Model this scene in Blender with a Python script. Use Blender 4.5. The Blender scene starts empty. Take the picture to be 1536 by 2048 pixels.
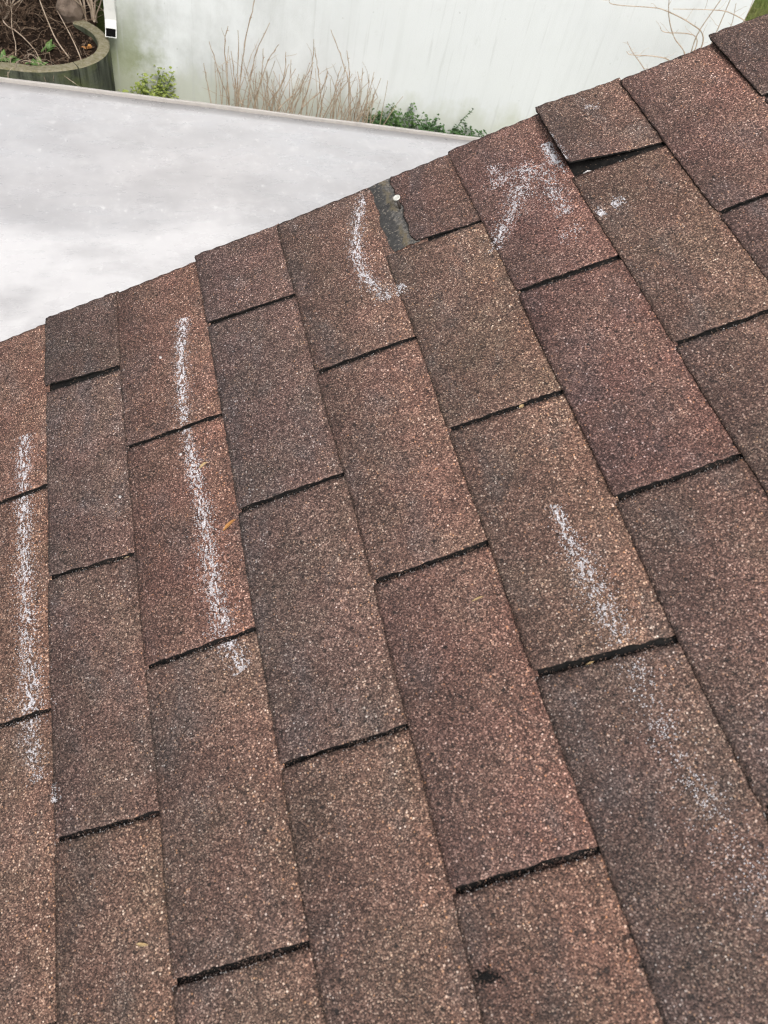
import bpy, bmesh, math, random
from mathutils import Vector, Matrix, noise as mnoise

# ------------------------------------------------------------------ camera, sky, sun
scene = bpy.context.scene
COL = scene.collection
R = math.radians

cam_data = bpy.data.cameras.new('camera')
cam = bpy.data.objects.new('camera', cam_data)
COL.objects.link(cam)
cam_data.sensor_fit = 'VERTICAL'
cam_data.sensor_height = 36.0
cam_data.lens = 28.125
cam_data.clip_start = 0.02
cam_data.clip_end = 500
cam.matrix_world = Matrix(((0.958600, 0.102375, -0.265716, 0.145986),
                           (-0.233642, 0.816197, -0.528426, -0.841069),
                           (0.162779, 0.568631, 0.806326, 0.897293),
                           (0, 0, 0, 1)))
cam_data.dof.use_dof = True
cam_data.dof.focus_distance = 1.55
cam_data.dof.aperture_fstop = 11.0
scene.camera = cam

SUN_EL, SUN_AZ = R(52), R(178)          # azimuth from +Y towards +X: from behind and right of the camera
world = bpy.data.worlds.new('World')
scene.world = world
world.use_nodes = True
wn, wl = world.node_tree.nodes, world.node_tree.links
wn.clear()
sky = wn.new('ShaderNodeTexSky')
sky.sky_type = 'NISHITA'
sky.sun_disc = False
sky.sun_elevation = SUN_EL
sky.sun_rotation = SUN_AZ
sky.dust_density = 5.0
sky.air_density = 1.0
sky.ozone_density = 1.0
hs = wn.new('ShaderNodeHueSaturation')
hs.inputs['Saturation'].default_value = 0.18   # high thin cloud: a nearly white sky
bg = wn.new('ShaderNodeBackground')
bg.inputs['Strength'].default_value = 0.14
wo = wn.new('ShaderNodeOutputWorld')
wl.new(sky.outputs[0], hs.inputs['Color'])
wl.new(hs.outputs[0], bg.inputs['Color'])
wl.new(bg.outputs[0], wo.inputs['Surface'])

sun_data = bpy.data.lights.new('sun', 'SUN')
sun_data.energy = 1.5
sun_data.angle = R(22)
sun_data.color = (1.0, 0.96, 0.90)
sun = bpy.data.objects.new('sun', sun_data)
COL.objects.link(sun)
sdir = Vector((math.cos(SUN_EL) * math.sin(SUN_AZ), math.cos(SUN_EL) * math.cos(SUN_AZ), math.sin(SUN_EL)))
sun.rotation_euler = sdir.to_track_quat('Z', 'Y').to_euler()
sun.location = sdir * 20

scene.view_settings.view_transform = 'Standard'
scene.view_settings.look = 'None'
scene.view_settings.gamma = 1.0
scene.view_settings.use_curve_mapping = False
scene.view_settings.exposure = 0.32
scene.cycles.use_denoising = True
scene.cycles.denoiser = 'OPENIMAGEDENOISE'
scene.cycles.denoising_input_passes = 'RGB_ALBEDO_NORMAL'
scene.cycles.denoising_prefilter = 'NONE'
scene.cycles.max_bounces = 5
scene.cycles.diffuse_bounces = 3
scene.cycles.glossy_bounces = 2
scene.cycles.pixel_filter_type = 'BLACKMAN_HARRIS'
scene.cycles.filter_width = 1.15

rng = random.Random(11)


# ------------------------------------------------------------------ helpers
def tag(o, label=None, cat=None, group=None, kind=None):
    if label: o['label'] = label
    if cat: o['category'] = cat
    if group: o['group'] = group
    if kind: o['kind'] = kind
    return o


def empty(name, loc=(0, 0, 0), parent=None):
    o = bpy.data.objects.new(name, None)
    o.empty_display_size = 0.1
    o.location = loc
    COL.objects.link(o)
    if parent: o.parent = parent
    return o


def mesh_obj(name, verts, faces, mats, parent=None, idx=None, smooth=False, loc=None):
    me = bpy.data.meshes.new(name)
    me.from_pydata([tuple(v) for v in verts], [], faces)
    for m in (mats if isinstance(mats, (list, tuple)) else [mats]):
        me.materials.append(m)
    if idx: me.polygons.foreach_set('material_index', idx)
    if smooth: me.polygons.foreach_set('use_smooth', [True] * len(me.polygons))
    me.update()
    o = bpy.data.objects.new(name, me)
    if loc is not None: o.location = loc
    COL.objects.link(o)
    if parent: o.parent = parent
    return o


class MB:
    """collects boxes, tubes and leaves into one mesh"""
    def __init__(self): self.v, self.f = [], []

    def add(self, vs, fs):
        b = len(self.v)
        self.v += [Vector(x) for x in vs]
        self.f += [tuple(b + i for i in q) for q in fs]

    def box(self, c, s, m=None):
        x, y, z = (k / 2 for k in s)
        vs = [Vector((sx * x, sy * y, sz * z)) for sx in (-1, 1) for sy in (-1, 1) for sz in (-1, 1)]
        if m is not None: vs = [m @ p for p in vs]
        vs = [p + Vector(c) for p in vs]
        self.add(vs, [(0, 1, 3, 2), (4, 6, 7, 5), (0, 4, 5, 1), (2, 3, 7, 6), (0, 2, 6, 4), (1, 5, 7, 3)])

    def prism(self, pts, z0, z1):
        n = len(pts)
        vs = [(p[0], p[1], z0) for p in pts] + [(p[0], p[1], z1) for p in pts]
        fs = [tuple(reversed(range(n))), tuple(range(n, 2 * n))] + [(i, (i + 1) % n, n + (i + 1) % n, n + i) for i in range(n)]
        self.add(vs, fs)

    def tube(self, pts, r0, r1, sides=5, knots=0):
        pts = [Vector(p) for p in pts]
        n = len(pts)
        vs, fs = [], []
        for i, p in enumerate(pts):
            t = (pts[min(i + 1, n - 1)] - pts[max(i - 1, 0)]).normalized()
            a = t.orthogonal().normalized()
            b = t.cross(a)
            r = r0 + (r1 - r0) * i / max(1, n - 1)
            if knots and i % 3 == 1: r *= 1.0 + knots
            for k in range(sides):
                an = 2 * math.pi * k / sides
                vs.append(p + a * r * math.cos(an) + b * r * math.sin(an))
        for i in range(n - 1):
            for k in range(sides):
                k2 = (k + 1) % sides
                fs.append((i * sides + k, i * sides + k2, (i + 1) * sides + k2, (i + 1) * sides + k))
        fs.append(tuple(reversed(range(sides))))
        fs.append(tuple((n - 1) * sides + k for k in range(sides)))
        self.add(vs, fs)

    def leaf(self, p, d, up, ln, wd, fold=0.25):
        p, d = Vector(p), Vector(d).normalized()
        s = d.cross(Vector(up))
        if s.length < 1e-4: s = d.orthogonal()
        s.normalize()
        n = s.cross(d)
        q = [p, p + d * ln * .35 + s * wd * .5 + n * wd * fold, p + d * ln * .75 + s * wd * .35 + n * wd * fold * .6,
             p + d * ln - n * ln * .12, p + d * ln * .75 - s * wd * .35 + n * wd * fold * .6, p + d * ln * .35 - s * wd * .5 + n * wd * fold,
             p + d * ln * .5]
        self.add(q, [(0, 1, 6), (1, 2, 6), (2, 3, 6), (3, 4, 6), (4, 5, 6), (5, 0, 6)])

    def build(self, name, mat, parent=None, smooth=False):
        return mesh_obj(name, self.v, self.f, mat, parent, smooth=smooth)


def smooth_path(pts, n):
    """Catmull-Rom through the points, n samples per span"""
    pts = [Vector(p) for p in pts]
    P = [pts[0] * 2 - pts[1]] + pts + [pts[-1] * 2 - pts[-2]]
    out = []
    for i in range(1, len(P) - 2):
        for k in range(n):
            t = k / n
            a, b, c, d = P[i - 1], P[i], P[i + 1], P[i + 2]
            out.append(0.5 * ((2 * b) + (c - a) * t + (2 * a - 5 * b + 4 * c - d) * t * t + (3 * b - a - 3 * c + d) * t ** 3))
    out.append(pts[-1])
    return out


# ------------------------------------------------------------------ materials
class NT:
    def __init__(self, name):
        self.m = bpy.data.materials.new(name)
        self.m.use_nodes = True
        self.t = self.m.node_tree
        self.n, self.l = self.t.nodes, self.t.links
        self.bsdf = self.n['Principled BSDF']

    def node(self, ty, ins=None, **kw):
        x = self.n.new(ty)
        for k, v in kw.items(): setattr(x, k, v)
        for k, v in (ins or {}).items(): self.set(x, k, v)
        return x

    def set(self, x, k, v):
        s = x.inputs[k]
        if hasattr(v, 'is_output'): self.l.new(v, s)
        else: s.default_value = v

    def coord(self, which='Object', scale=None):
        o = self.node('ShaderNodeTexCoord').outputs[which]
        if scale is not None:
            mp = self.node('ShaderNodeMapping', {'Vector': o})
            mp.inputs['Scale'].default_value = scale
            o = mp.outputs[0]
        return o

    def noise(self, vec, scale, detail=4, rough=.55, out='Fac', dist=0):
        return self.node('ShaderNodeTexNoise', {'Vector': vec, 'Scale': scale, 'Detail': detail, 'Roughness': rough, 'Distortion': dist}).outputs[out]

    def vor(self, vec, scale, feature='F1'):
        return self.node('ShaderNodeTexVoronoi', {'Vector': vec, 'Scale': scale}, feature=feature)

    def ramp(self, fac, stops, interp='LINEAR'):
        r = self.node('ShaderNodeValToRGB', {'Fac': fac})
        r.color_ramp.interpolation = interp
        e = r.color_ramp.elements
        while len(e) < len(stops): e.new(0.5)
        for el, (p, c) in zip(e, stops):
            el.position = p
            el.color = (c, c, c, 1) if isinstance(c, (int, float)) else (*c, 1)
        return r.outputs[0]

    def mix(self, fac, a, b, blend='MIX'):
        x = self.node('ShaderNodeMix', data_type='RGBA', blend_type=blend, clamp_factor=True)
        for s, v in ((0, fac), (6, a), (7, b)):
            if hasattr(v, 'is_output'): self.l.new(v, x.inputs[s])
            elif s == 0: x.inputs[0].default_value = v
            else: x.inputs[s].default_value = (*v, 1) if len(v) == 3 else v
        return x.outputs[2]

    def math(self, op, a, b=0.0, c=0.0):
        x = self.node('ShaderNodeMath', operation=op)
        for i, v in enumerate((a, b, c)):
            if hasattr(v, 'is_output'): self.l.new(v, x.inputs[i])
            else: x.inputs[i].default_value = v
        return x.outputs[0]

    def sep(self, v, ty='ShaderNodeSeparateXYZ'):
        return self.node(ty, {0: v}).outputs

    def bump(self, h, dist, strength=1.0):
        return self.node('ShaderNodeBump', {'Height': h, 'Distance': dist, 'Strength': strength}).outputs[0]

    def done(self, color, rough=.8, spec=.3, normal=None, metal=0):
        b = self.bsdf
        self.set(b, 'Base Color', color if hasattr(color, 'is_output') else (*color, 1))
        self.set(b, 'Roughness', rough)
        self.set(b, 'Specular IOR Level', spec)
        b.inputs['Metallic'].default_value = metal
        if normal is not None: self.l.new(normal, b.inputs['Normal'])
        return self.m


def mat_shingle():
    t = NT('asphalt_granules')
    co = t.coord('Object')
    oi = t.node('ShaderNodeObjectInfo')
    v1 = t.vor(co, 900)
    r1, g1, b1 = t.sep(v1.outputs['Color'], 'ShaderNodeSeparateColor')[:3]
    gran = t.ramp(r1, [(0, (.028, .021, .020)), (.22, (.060, .043, .039)), (.44, (.108, .076, .068)), (.64, (.160, .111, .097)),
                       (.80, (.225, .155, .132)), (.92, (.34, .25, .215)), (1.0, (.56, .46, .40))])
    # second, sparser population of pale and ochre granules
    v2 = t.vor(co, 430)
    r2, g2, b2 = t.sep(v2.outputs['Color'], 'ShaderNodeSeparateColor')[:3]
    pale = t.ramp(g2, [(0, (.52, .31, .18)), (.35, (.60, .45, .35)), (1, (.82, .77, .73))])
    inner = t.math('LESS_THAN', v2.outputs['Distance'], t.math('ADD', t.math('MULTIPLY', b2, .24), .20))
    is_p = t.math('MULTIPLY', t.math('GREATER_THAN', r2, t.math('SUBTRACT', .93, t.math('MULTIPLY', t.noise(co, 30, 3, .6), .16))), inner)
    gran = t.mix(is_p, gran, pale)
    # blend drops: reddish, tan and grey-purple patches
    n1 = t.noise(co, 13, 3, .6)
    n2 = t.noise(t.coord('Object', (1.0, .55, 1)), 21, 3, .6, dist=.4)
    n3 = t.noise(co, 46, 3, .6)
    red = t.mix(1, gran, (1.09, .93, .88), 'MULTIPLY')
    tan = t.mix(1, gran, (1.08, 1.0, .92), 'MULTIPLY')
    gry = t.mix(1, gran, (.80, .86, .92), 'MULTIPLY')
    c = t.mix(t.ramp(n1, [(.40, 0), (.62, 1)]), red, tan)
    c = t.mix(t.ramp(n2, [(.50, 0), (.70, .8)]), c, gry)
    c = t.mix(1, c, t.ramp(n3, [(.25, .74), (.75, 1.22)]), 'MULTIPLY')
    n4 = t.noise(co, 5.5, 5, .65)
    c = t.mix(1, c, t.ramp(n4, [(.30, .80), (.66, 1.12)]), 'MULTIPLY')
    # the shingle's own tint, and the darker granule blend along its lower margin
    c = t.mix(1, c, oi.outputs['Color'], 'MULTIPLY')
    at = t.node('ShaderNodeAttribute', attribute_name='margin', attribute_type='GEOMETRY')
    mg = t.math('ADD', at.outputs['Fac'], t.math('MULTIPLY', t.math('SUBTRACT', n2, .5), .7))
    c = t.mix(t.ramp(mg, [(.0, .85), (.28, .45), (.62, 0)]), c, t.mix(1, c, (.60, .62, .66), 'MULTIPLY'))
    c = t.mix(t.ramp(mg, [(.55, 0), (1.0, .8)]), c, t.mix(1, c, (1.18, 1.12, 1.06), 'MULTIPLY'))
    # pits where granules have come away
    v3 = t.vor(co, 150)
    r3 = t.sep(v3.outputs['Color'], 'ShaderNodeSeparateColor')[0]
    pit = t.math('MULTIPLY', t.math('GREATER_THAN', r3, .935), t.math('LESS_THAN', t.math('ADD', v3.outputs['Distance'], t.math('MULTIPLY', g1, .18)), .40))
    c = t.mix(t.math('MULTIPLY', pit, .72), c, (.009, .008, .008))
    worn = t.math('MULTIPLY', t.ramp(t.noise(co, 75, 4, .65), [(.66, 0), (.74, .7)]), t.ramp(t.noise(co, 9, 2), [(.45, 0), (.6, 1)]))
    c = t.mix(worn, c, (.030, .024, .022))
    nrm = t.bump(t.math('MULTIPLY', v1.outputs['Distance'], -1), .0009, .75)
    return t.done(c, t.ramp(b1, [(0, .45), (1, .9)]), .35, nrm)


def mat_bitumen(dusty=.25):
    t = NT('bitumen')
    co = t.coord('Object')
    n = t.noise(co, 60, 5, .7)
    v = t.vor(co, 700)
    r = t.sep(v.outputs['Color'], 'ShaderNodeSeparateColor')[0]
    c = t.mix(t.ramp(n, [(.45, 0), (.8, dusty)]), (.010, .0095, .0095), (.10, .085, .075))
    c = t.mix(t.math('GREATER_THAN', r, .965), c, (.13, .09, .07))
    return t.done(c, .8, .2, t.bump(n, .001))


def mat_sealant():
    t = NT('sealant_strip')
    co = t.coord('Object')
    n = t.noise(co, 190, 6, .75)
    n2 = t.noise(co, 34, 4, .6)
    v = t.vor(co, 520)
    r = t.sep(v.outputs['Color'], 'ShaderNodeSeparateColor')[0]
    c = t.ramp(n, [(.34, (.045, .043, .041)), (.5, (.125, .118, .112)), (.68, (.26, .24, .22))])
    x = t.sep(co)[0]
    zone = t.math('ADD', t.node('ShaderNodeMapRange', {'Value': x, 'From Min': .533, 'From Max': .568, 'To Min': 0.0, 'To Max': 1.0}).outputs[0], t.math('MULTIPLY', t.math('SUBTRACT', t.noise(co, 120, 5, .7), .5), .7))
    c = t.mix(t.ramp(zone, [(.34, .7), (.52, 0)]), c, (.045, .044, .045))
    c = t.mix(t.math('MULTIPLY', t.ramp(zone, [(.42, 0), (.52, 1), (.62, 1), (.74, 0)]), t.ramp(n2, [(.40, 0), (.55, .85)])), c, (.19, .155, .10))
    c = t.mix(t.math('GREATER_THAN', r, .93), c, (.24, .21, .18))
    return t.done(c, .75, .3, t.bump(n, .004))


def mat_chalk():
    t = NT('chalk')
    n = t.noise(t.coord('Object'), 300, 3)
    return t.done(t.ramp(n, [(.3, (.62, .595, .625)), (.7, (.85, .825, .855))]), .95, .1)


def mat_patio():
    t = NT('weathered_pale_sheet')
    co = t.coord('Object')
    n1 = t.noise(co, 1.1, 4, .55)
    n2 = t.noise(t.coord('Object', (1, 2.2, 1)), 7, 5, .6)
    n3 = t.noise(co, 34, 4, .6)
    c = t.mix(t.ramp(n1, [(.35, 0), (.65, 1)]), (.53, .515, .52), (.495, .495, .51))
    c = t.mix(t.ramp(n2, [(.42, 0), (.75, .45)]), c, (.56, .545, .54))
    c = t.mix(t.ramp(n3, [(.30, .10), (.5, 0)]), c, (.30, .285, .28))
    px, py = t.sep(co)[:2]
    sky_glare = t.math('ADD', t.math('SUBTRACT', 2.35, t.math('ADD', py, t.math('MULTIPLY', px, .10))), t.math('MULTIPLY', t.math('SUBTRACT', t.noise(t.coord('Object', (.7, 1.6, 1)), 1.4, 4, .5), .5), 1.9))  # reflected sky glare on the side near the house, painted into the sheet colour
    c = t.mix(t.ramp(sky_glare, [(.0, 0), (.38, .85)]), c, t.mix(n2, (.66, .645, .65), (.74, .73, .732)))
    # lichen and bird-lime spots
    wob = t.node('ShaderNodeVectorMath', {0: t.coord('Object', (1, .62, 1)), 1: t.node('ShaderNodeVectorMath', {0: t.noise(co, 30, 3, out='Color'), 1: (.03, .03, .03)}, operation='MULTIPLY').outputs[0]}, operation='ADD').outputs[0]
    blot = t.noise(t.coord('Object', (1, .75, 1)), 17, 3, .55)
    c = t.mix(t.ramp(blot, [(.55, 0), (.72, .30)]), c, (.74, .73, .725))
    blot2 = t.noise(t.coord('Object', (1, .75, 1)), 46, 3, .6)
    c = t.mix(t.ramp(blot2, [(.60, 0), (.72, .40)]), c, (.76, .75, .745))
    grey = t.noise(t.coord('Object', (1, 1.3, 1)), 3.2, 5, .6)
    c = t.mix(t.ramp(grey, [(.44, 0), (.66, .6)]), c, (.405, .395, .40))
    for sc, thr, rad, am in ((15, .72, .22, .5), (34, .70, .28, .5)):
        v = t.vor(wob, sc)
        r, g = t.sep(v.outputs['Color'], 'ShaderNodeSeparateColor')[:2]
        s = t.ramp(t.math('DIVIDE', v.outputs['Distance'], t.math('ADD', t.math('MULTIPLY', g, rad), .03)), [(.2, am), (1, 0)])
        c = t.mix(t.math('MULTIPLY', s, t.math('GREATER_THAN', r, thr)), c, (.80, .79, .785))
    v = t.vor(co, 14)
    r = t.sep(v.outputs['Color'], 'ShaderNodeSeparateColor')[0]
    c = t.mix(t.math('MULTIPLY', t.math('GREATER_THAN', r, .93), t.ramp(v.outputs['Distance'], [(.03, .4), (.07, 0)])), c, (.2, .18, .16))
    return t.done(c, t.ramp(n2, [(.3, .22), (.7, .38)]), 1.0, t.bump(n2, .003, .25))


def mat_metal(col, rough=.4, name='painted_metal', dirt=.25):
    t = NT(name)
    co = t.coord('Object')
    n = t.noise(co, 14, 5, .6)
    c = t.mix(t.ramp(n, [(.5, 0), (.75, dirt)]), col, tuple(k * .45 for k in col))
    return t.done(c, rough, .5)


def mat_wall():
    """off-white render; object x runs along the wall from its left corner, z up from the ground"""
    t = NT('stained_white_render')
    co = t.coord('Object')
    x, y, z = t.sep(co)[:3]
    base = t.mix(t.noise(co, 1.3, 3), (.705, .73, .75), (.77, .79, .805))
    streak = t.noise(t.coord('Object', (9, 1, .55)), 1.0, 5, .6, dist=.3)
    c = t.mix(t.ramp(streak, [(.52, 0), (.74, .26)]), base, (.58, .60, .60))
    blot = t.noise(t.coord('Object', (1.6, 1, 1.1)), 1.5, 5, .65)
    leftness = t.ramp(x, [(.1, 1), (.95, 0)]) if False else t.node('ShaderNodeMapRange', {'Value': x, 'From Min': .1, 'From Max': 2.3, 'To Min': 1.0, 'To Max': 0.06}).outputs[0]
    c = t.mix(t.math('MULTIPLY', t.ramp(blot, [(.38, 0), (.64, .75)]), leftness), c, (.42, .435, .43))
    fine = t.noise(co, 55, 4, .7)
    c = t.mix(t.math('MULTIPLY', t.ramp(fine, [(.60, 0), (.75, .35)]), t.math('ADD', leftness, .15)), c, (.42, .44, .42))
    # algae at the left corner and along the damp base
    edge = t.math('ADD', t.node('ShaderNodeMapRange', {'Value': x, 'From Min': 0.0, 'From Max': .60, 'To Min': .85, 'To Max': 0}).outputs[0],
                  t.math('MULTIPLY', t.math('SUBTRACT', t.noise(co, 6, 5, .65), .5), 1.1))
    low = t.node('ShaderNodeMapRange', {'Value': z, 'From Min': .35, 'From Max': 1.05, 'To Min': 1.0, 'To Max': 0.0}).outputs[0]
    c = t.mix(t.math('MULTIPLY', t.ramp(edge, [(.15, 0), (.6, .92)]), low), c, t.mix(fine, (.17, .20, .085), (.29, .32, .17)))
    base_a = t.math('SUBTRACT', t.math('ADD', .44, t.math('MULTIPLY', t.math('SUBTRACT', t.noise(t.coord('Object', (1, 1, .6)), 5, 5, .6), .5), .65)), z)
    c = t.mix(t.ramp(base_a, [(.0, 0), (.22, .62)]), c, (.52, .54, .45))
    drip = t.noise(t.coord('Object', (26, 1, .8)), 1.0, 4, .65)
    c = t.mix(t.math('MULTIPLY', t.ramp(drip, [(.58, 0), (.70, .40)]), t.ramp(blot, [(.35, .35), (.6, 1)])), c, (.48, .495, .49))
    scuff = t.noise(t.coord('Object', (3, 1, 1.2)), 4, 6, .75)
    c = t.mix(t.ramp(scuff, [(.60, 0), (.74, .38)]), c, (.50, .52, .50))
    vs = t.vor(co, 12)
    r = t.sep(vs.outputs['Color'], 'ShaderNodeSeparateColor')[0]
    c = t.mix(t.math('MULTIPLY', t.math('GREATER_THAN', r, .86), t.ramp(vs.outputs['Distance'], [(.03, .5), (.11, 0)])), c, (.34, .36, .35))
    return t.done(c, .85, .25, t.bump(t.noise(co, 90, 4, .7), .004, .5))


def mat_concrete():
    t = NT('mossy_concrete')
    co = t.coord('Object')
    n = t.noise(co, 5, 5, .65)
    st = t.noise(t.coord('Object', (14, 14, 1.4)), 1.0, 4, .6)
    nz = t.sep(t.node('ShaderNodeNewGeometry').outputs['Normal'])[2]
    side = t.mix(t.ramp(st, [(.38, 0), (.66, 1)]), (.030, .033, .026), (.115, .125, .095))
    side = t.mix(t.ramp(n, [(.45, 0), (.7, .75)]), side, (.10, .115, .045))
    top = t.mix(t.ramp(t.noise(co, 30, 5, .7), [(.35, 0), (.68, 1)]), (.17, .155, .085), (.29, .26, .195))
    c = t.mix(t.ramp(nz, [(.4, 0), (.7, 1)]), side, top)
    return t.done(c, .95, .15, t.bump(t.noise(co, 60, 5, .7), .012, .8))


def mat_soil():
    t = NT('leafy_soil')
    co = t.coord('Object')
    n = t.noise(co, 24, 6, .7)
    n2 = t.noise(co, 5, 3, .6)
    c = t.ramp(n, [(.3, (.010, .006, .005)), (.5, (.026, .016, .011)), (.68, (.058, .036, .024)), (.82, (.12, .08, .055))])
    c = t.mix(1, c, t.ramp(n2, [(.3, .55), (.7, 1.2)]), 'MULTIPLY')
    return t.done(c, .95, .1, t.bump(n, .05, 1))


def mat_leafy(name, a, b, rough=.55, spec=.35, tr=0.0, scale=18):
    t = NT(name)
    n = t.noise(t.coord('Object'), scale, 3, .6)
    c = t.mix(t.ramp(n, [(.35, 0), (.65, 1)]), a, b)
    m = t.done(c, rough, spec)
    if tr:
        t.bsdf.inputs['Subsurface Weight'].default_value = 0
    return m


def mat_ground():
    t = NT('lawn_ground')
    co = t.coord('Object')
    n = t.noise(co, 2.5, 5, .6)
    n2 = t.noise(co, 40, 5, .7)
    c = t.mix(t.ramp(n, [(.4, 0), (.6, 1)]), (.12, .16, .04), (.17, .18, .065))
    c = t.mix(1, c, t.ramp(n2, [(.3, .55), (.7, 1.3)]), 'MULTIPLY')
    return t.done(c, .95, .1, t.bump(n2, .04, 1))


M_SH = mat_shingle()
M_BIT = mat_bitumen()
M_SEAL = mat_sealant()
M_CHALK = mat_chalk()
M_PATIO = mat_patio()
M_TRIM = mat_metal((.46, .43, .40), .4, 'trim_metal', .35)
M_WHITE = mat_metal((.72, .72, .70), .5, 'white_paint', .2)
M_GALV = mat_metal((.58, .57, .53), .32, 'galvanised', .35)
M_WALL = mat_wall()
M_CONC = mat_concrete()
M_SOIL = mat_soil()
M_TWIG = mat_leafy('dry_twig', (.34, .26, .19), (.52, .42, .33), .85, .2)
M_TWIGM = mat_leafy('brown_twig', (.10, .07, .048), (.30, .22, .16), .9, .15, scale=6)
M_TWIGD = mat_leafy('dark_twig', (.055, .036, .025), (.15, .10, .07), .9, .15)
M_GREEN = mat_leafy('green_leaf', (.045, .10, .022), (.085, .155, .04))
M_LIME = mat_leafy('lime_leaf', (.13, .18, .03), (.29, .33, .08))
M_IVY = mat_leafy('dark_leaf', (.022, .060, .016), (.055, .125, .03))
M_WEED = mat_leafy('weed_leaf', (.07, .14, .035), (.13, .21, .06))
M_GROUND = mat_ground()
M_GRASS = mat_leafy('grass_blade', (.12, .155, .035), (.22, .22, .075), .7, .2, scale=3)
M_DEAD = mat_leafy('dead_leaf', (.030, .018, .012), (.125, .080, .052), .8, .2, scale=40)
M_ORANGE = mat_leafy('orange_leaf', (.30, .13, .045), (.48, .25, .08), .7, .2)
M_STONE = mat_leafy('brown_stone', (.12, .09, .07), (.22, .17, .135), .9, .2, scale=14)
M_BRICK = mat_metal((.35, .31, .27), .9, 'plain_render', .3)
M_STEEL = mat_metal((.055, .045, .04), .5, 'rusty_steel', .3)
M_BLACK = NT('pipe_mouth_shade').done((.006, .006, .006), 1.0, 0.0)
M_HUSK = mat_leafy('seed_husk', (.34, .22, .10), (.60, .46, .27), .7, .2, scale=200)
M_PEB = mat_leafy('pale_pebble', (.34, .31, .30), (.62, .58, .57), .7, .3, scale=200)

# ------------------------------------------------------------------ ground
GZ = -3.3
gv, gf = [], []
NX = 40
for j in range(NX + 1):
    for i in range(NX + 1):
        x = -60 + 120 * i / NX
        y = -60 + 120 * j / NX
        d = max(0, math.hypot(x, y) - 16)
        gv.append((x, y, GZ + (0.0 if d == 0 else .25 * mnoise.noise(Vector((x * .06, y * .06, 3))) * min(1, d / 10))))
for j in range(NX):
    for i in range(NX):
        a = j * (NX + 1) + i
        gf.append((a, a + 1, a + NX + 2, a + NX + 1))
ground = mesh_obj('ground', gv, gf, M_GROUND, smooth=True)
tag(ground, 'grassy ground around the buildings', 'ground', kind='structure')
far = mesh_obj('terrain', [(-400, -400, GZ - .6), (400, -400, GZ - .6), (400, 400, GZ - .6), (-400, 400, GZ - .6)], [(0, 1, 2, 3)], M_GROUND)
tag(far, 'distant level ground beyond the garden', 'ground', kind='structure')

# ------------------------------------------------------------------ the shingled roof
PITCH = math.atan(.5)
house = empty('house', (0, 0, 0))
tag(house, 'house with the brown asphalt shingle roof in the foreground', 'house')
CP, SP = math.cos(PITCH), math.sin(PITCH)
ROOFM = Matrix(((CP, 0, -SP, 0), (0, 1, 0, 0), (SP, 0, CP, 0), (0, 0, 0, 1)))   # local x = up the slope, y = towards the rake, z = out of the roof

LINE = {0: .011, 1: .127, 2: .260, 3: .391, 4: .520, 5: .652, 6: .780, 7: .898, 8: 1.024}
C0, C1 = -11, 17                 # first and last course
for c in range(9, C1 + 2): LINE[c] = LINE[8] + (c - 8) * .1285
for c in range(-1, C0 - 1, -1): LINE[c] = LINE[0] + c * .1285
WIG = {c: [rng.uniform(0, 6.28) for _ in range(3)] for c in LINE}


def line(c, v):
    w = WIG[c]
    return LINE[c] + .0016 * math.sin(v * 7 + w[0]) + .0009 * math.sin(v * 19 + w[1])


RAKE = {0: -.146, 1: -.138, 2: -.143, 3: -.139, 4: -.137, 5: -.141, 6: -.143, 7: -.134, 8: -.143}
VEND = 1.75
SLOT_FIX = {(0, 0): (-.004, .009), (0, 1): (.303, .314), (0, 2): (.610, .616), (1, 0): (.154, .159), (1, 1): (.462, .461), (1, 2): (.765, .765),
            (2, 0): (-.001, .008), (2, 1): (.310, .313), (2, 2): (.611, .613), (3, 0): (.155, .160), (3, 1): (.458, .459), (3, 2): (.760, .761),
            (4, 0): (.006, .014), (4, 1): (.309, .314), (4, 2): (.605, .615), (5, 0): (.154, .161), (5, 1): (.462, .463), (6, 0): (.001, .011),
            (6, 1): (.310, .313), (7, 0): (.156, .158), (-1, 0): (.159, .162), (-1, 1): (.466, .469)}
SLOTW = {(0, 0): .0095, (4, 0): .0042, (4, 2): .0080, (3, 2): .0062, (1, 2): .0058, (0, 2): .0052, (2, 2): .0048, (5, 0): .0075, (6, 0): .0095}
TINT = {(-1, 0): (1.12, .98, .92), (-1, 1): (1.12, 1.0, .9), (-1, 2): (1.0, .95, .88), (-1, 3): (.78, .8, .8),
        (0, 0): (.58, .63, .68), (0, 1): (.86, .86, .90), (0, 2): (.88, .86, .86), (0, 3): (.92, .88, .80),
        (1, 0): (1.02, .88, .84), (1, 1): (1.04, .86, .82), (1, 2): (.94, .90, .86), (1, 3): (.90, .88, .84),
        (2, 0): (.86, .85, .91), (2, 1): (.78, .81, .87), (2, 2): (.82, .84, .86), (2, 3): (.96, .90, .84),
        (3, 0): (1.0, .94, .90), (3, 1): (1.02, .92, .88), (3, 2): (.98, .84, .82), (3, 3): (1.0, .88, .80),
        (4, 0): (.66, .60, .62), (4, 1): (1.02, 1.0, .92), (4, 2): (1.04, .98, .90), (4, 3): (.78, .78, .78),
        (5, 0): (1.08, .90, .92), (5, 1): (.98, .82, .84), (5, 2): (.92, .86, .84),
        (6, 0): (1.02, .96, .92), (6, 1): (1.08, 1.02, .94), (6, 2): (.98, .94, .90),
        (7, 0): (1.18, 1.02, 1.0), (7, 1): (1.02, .96, .96), (8, 0): (.84, .82, .82), (8, 1): (1.1, .98, .96)}
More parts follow.
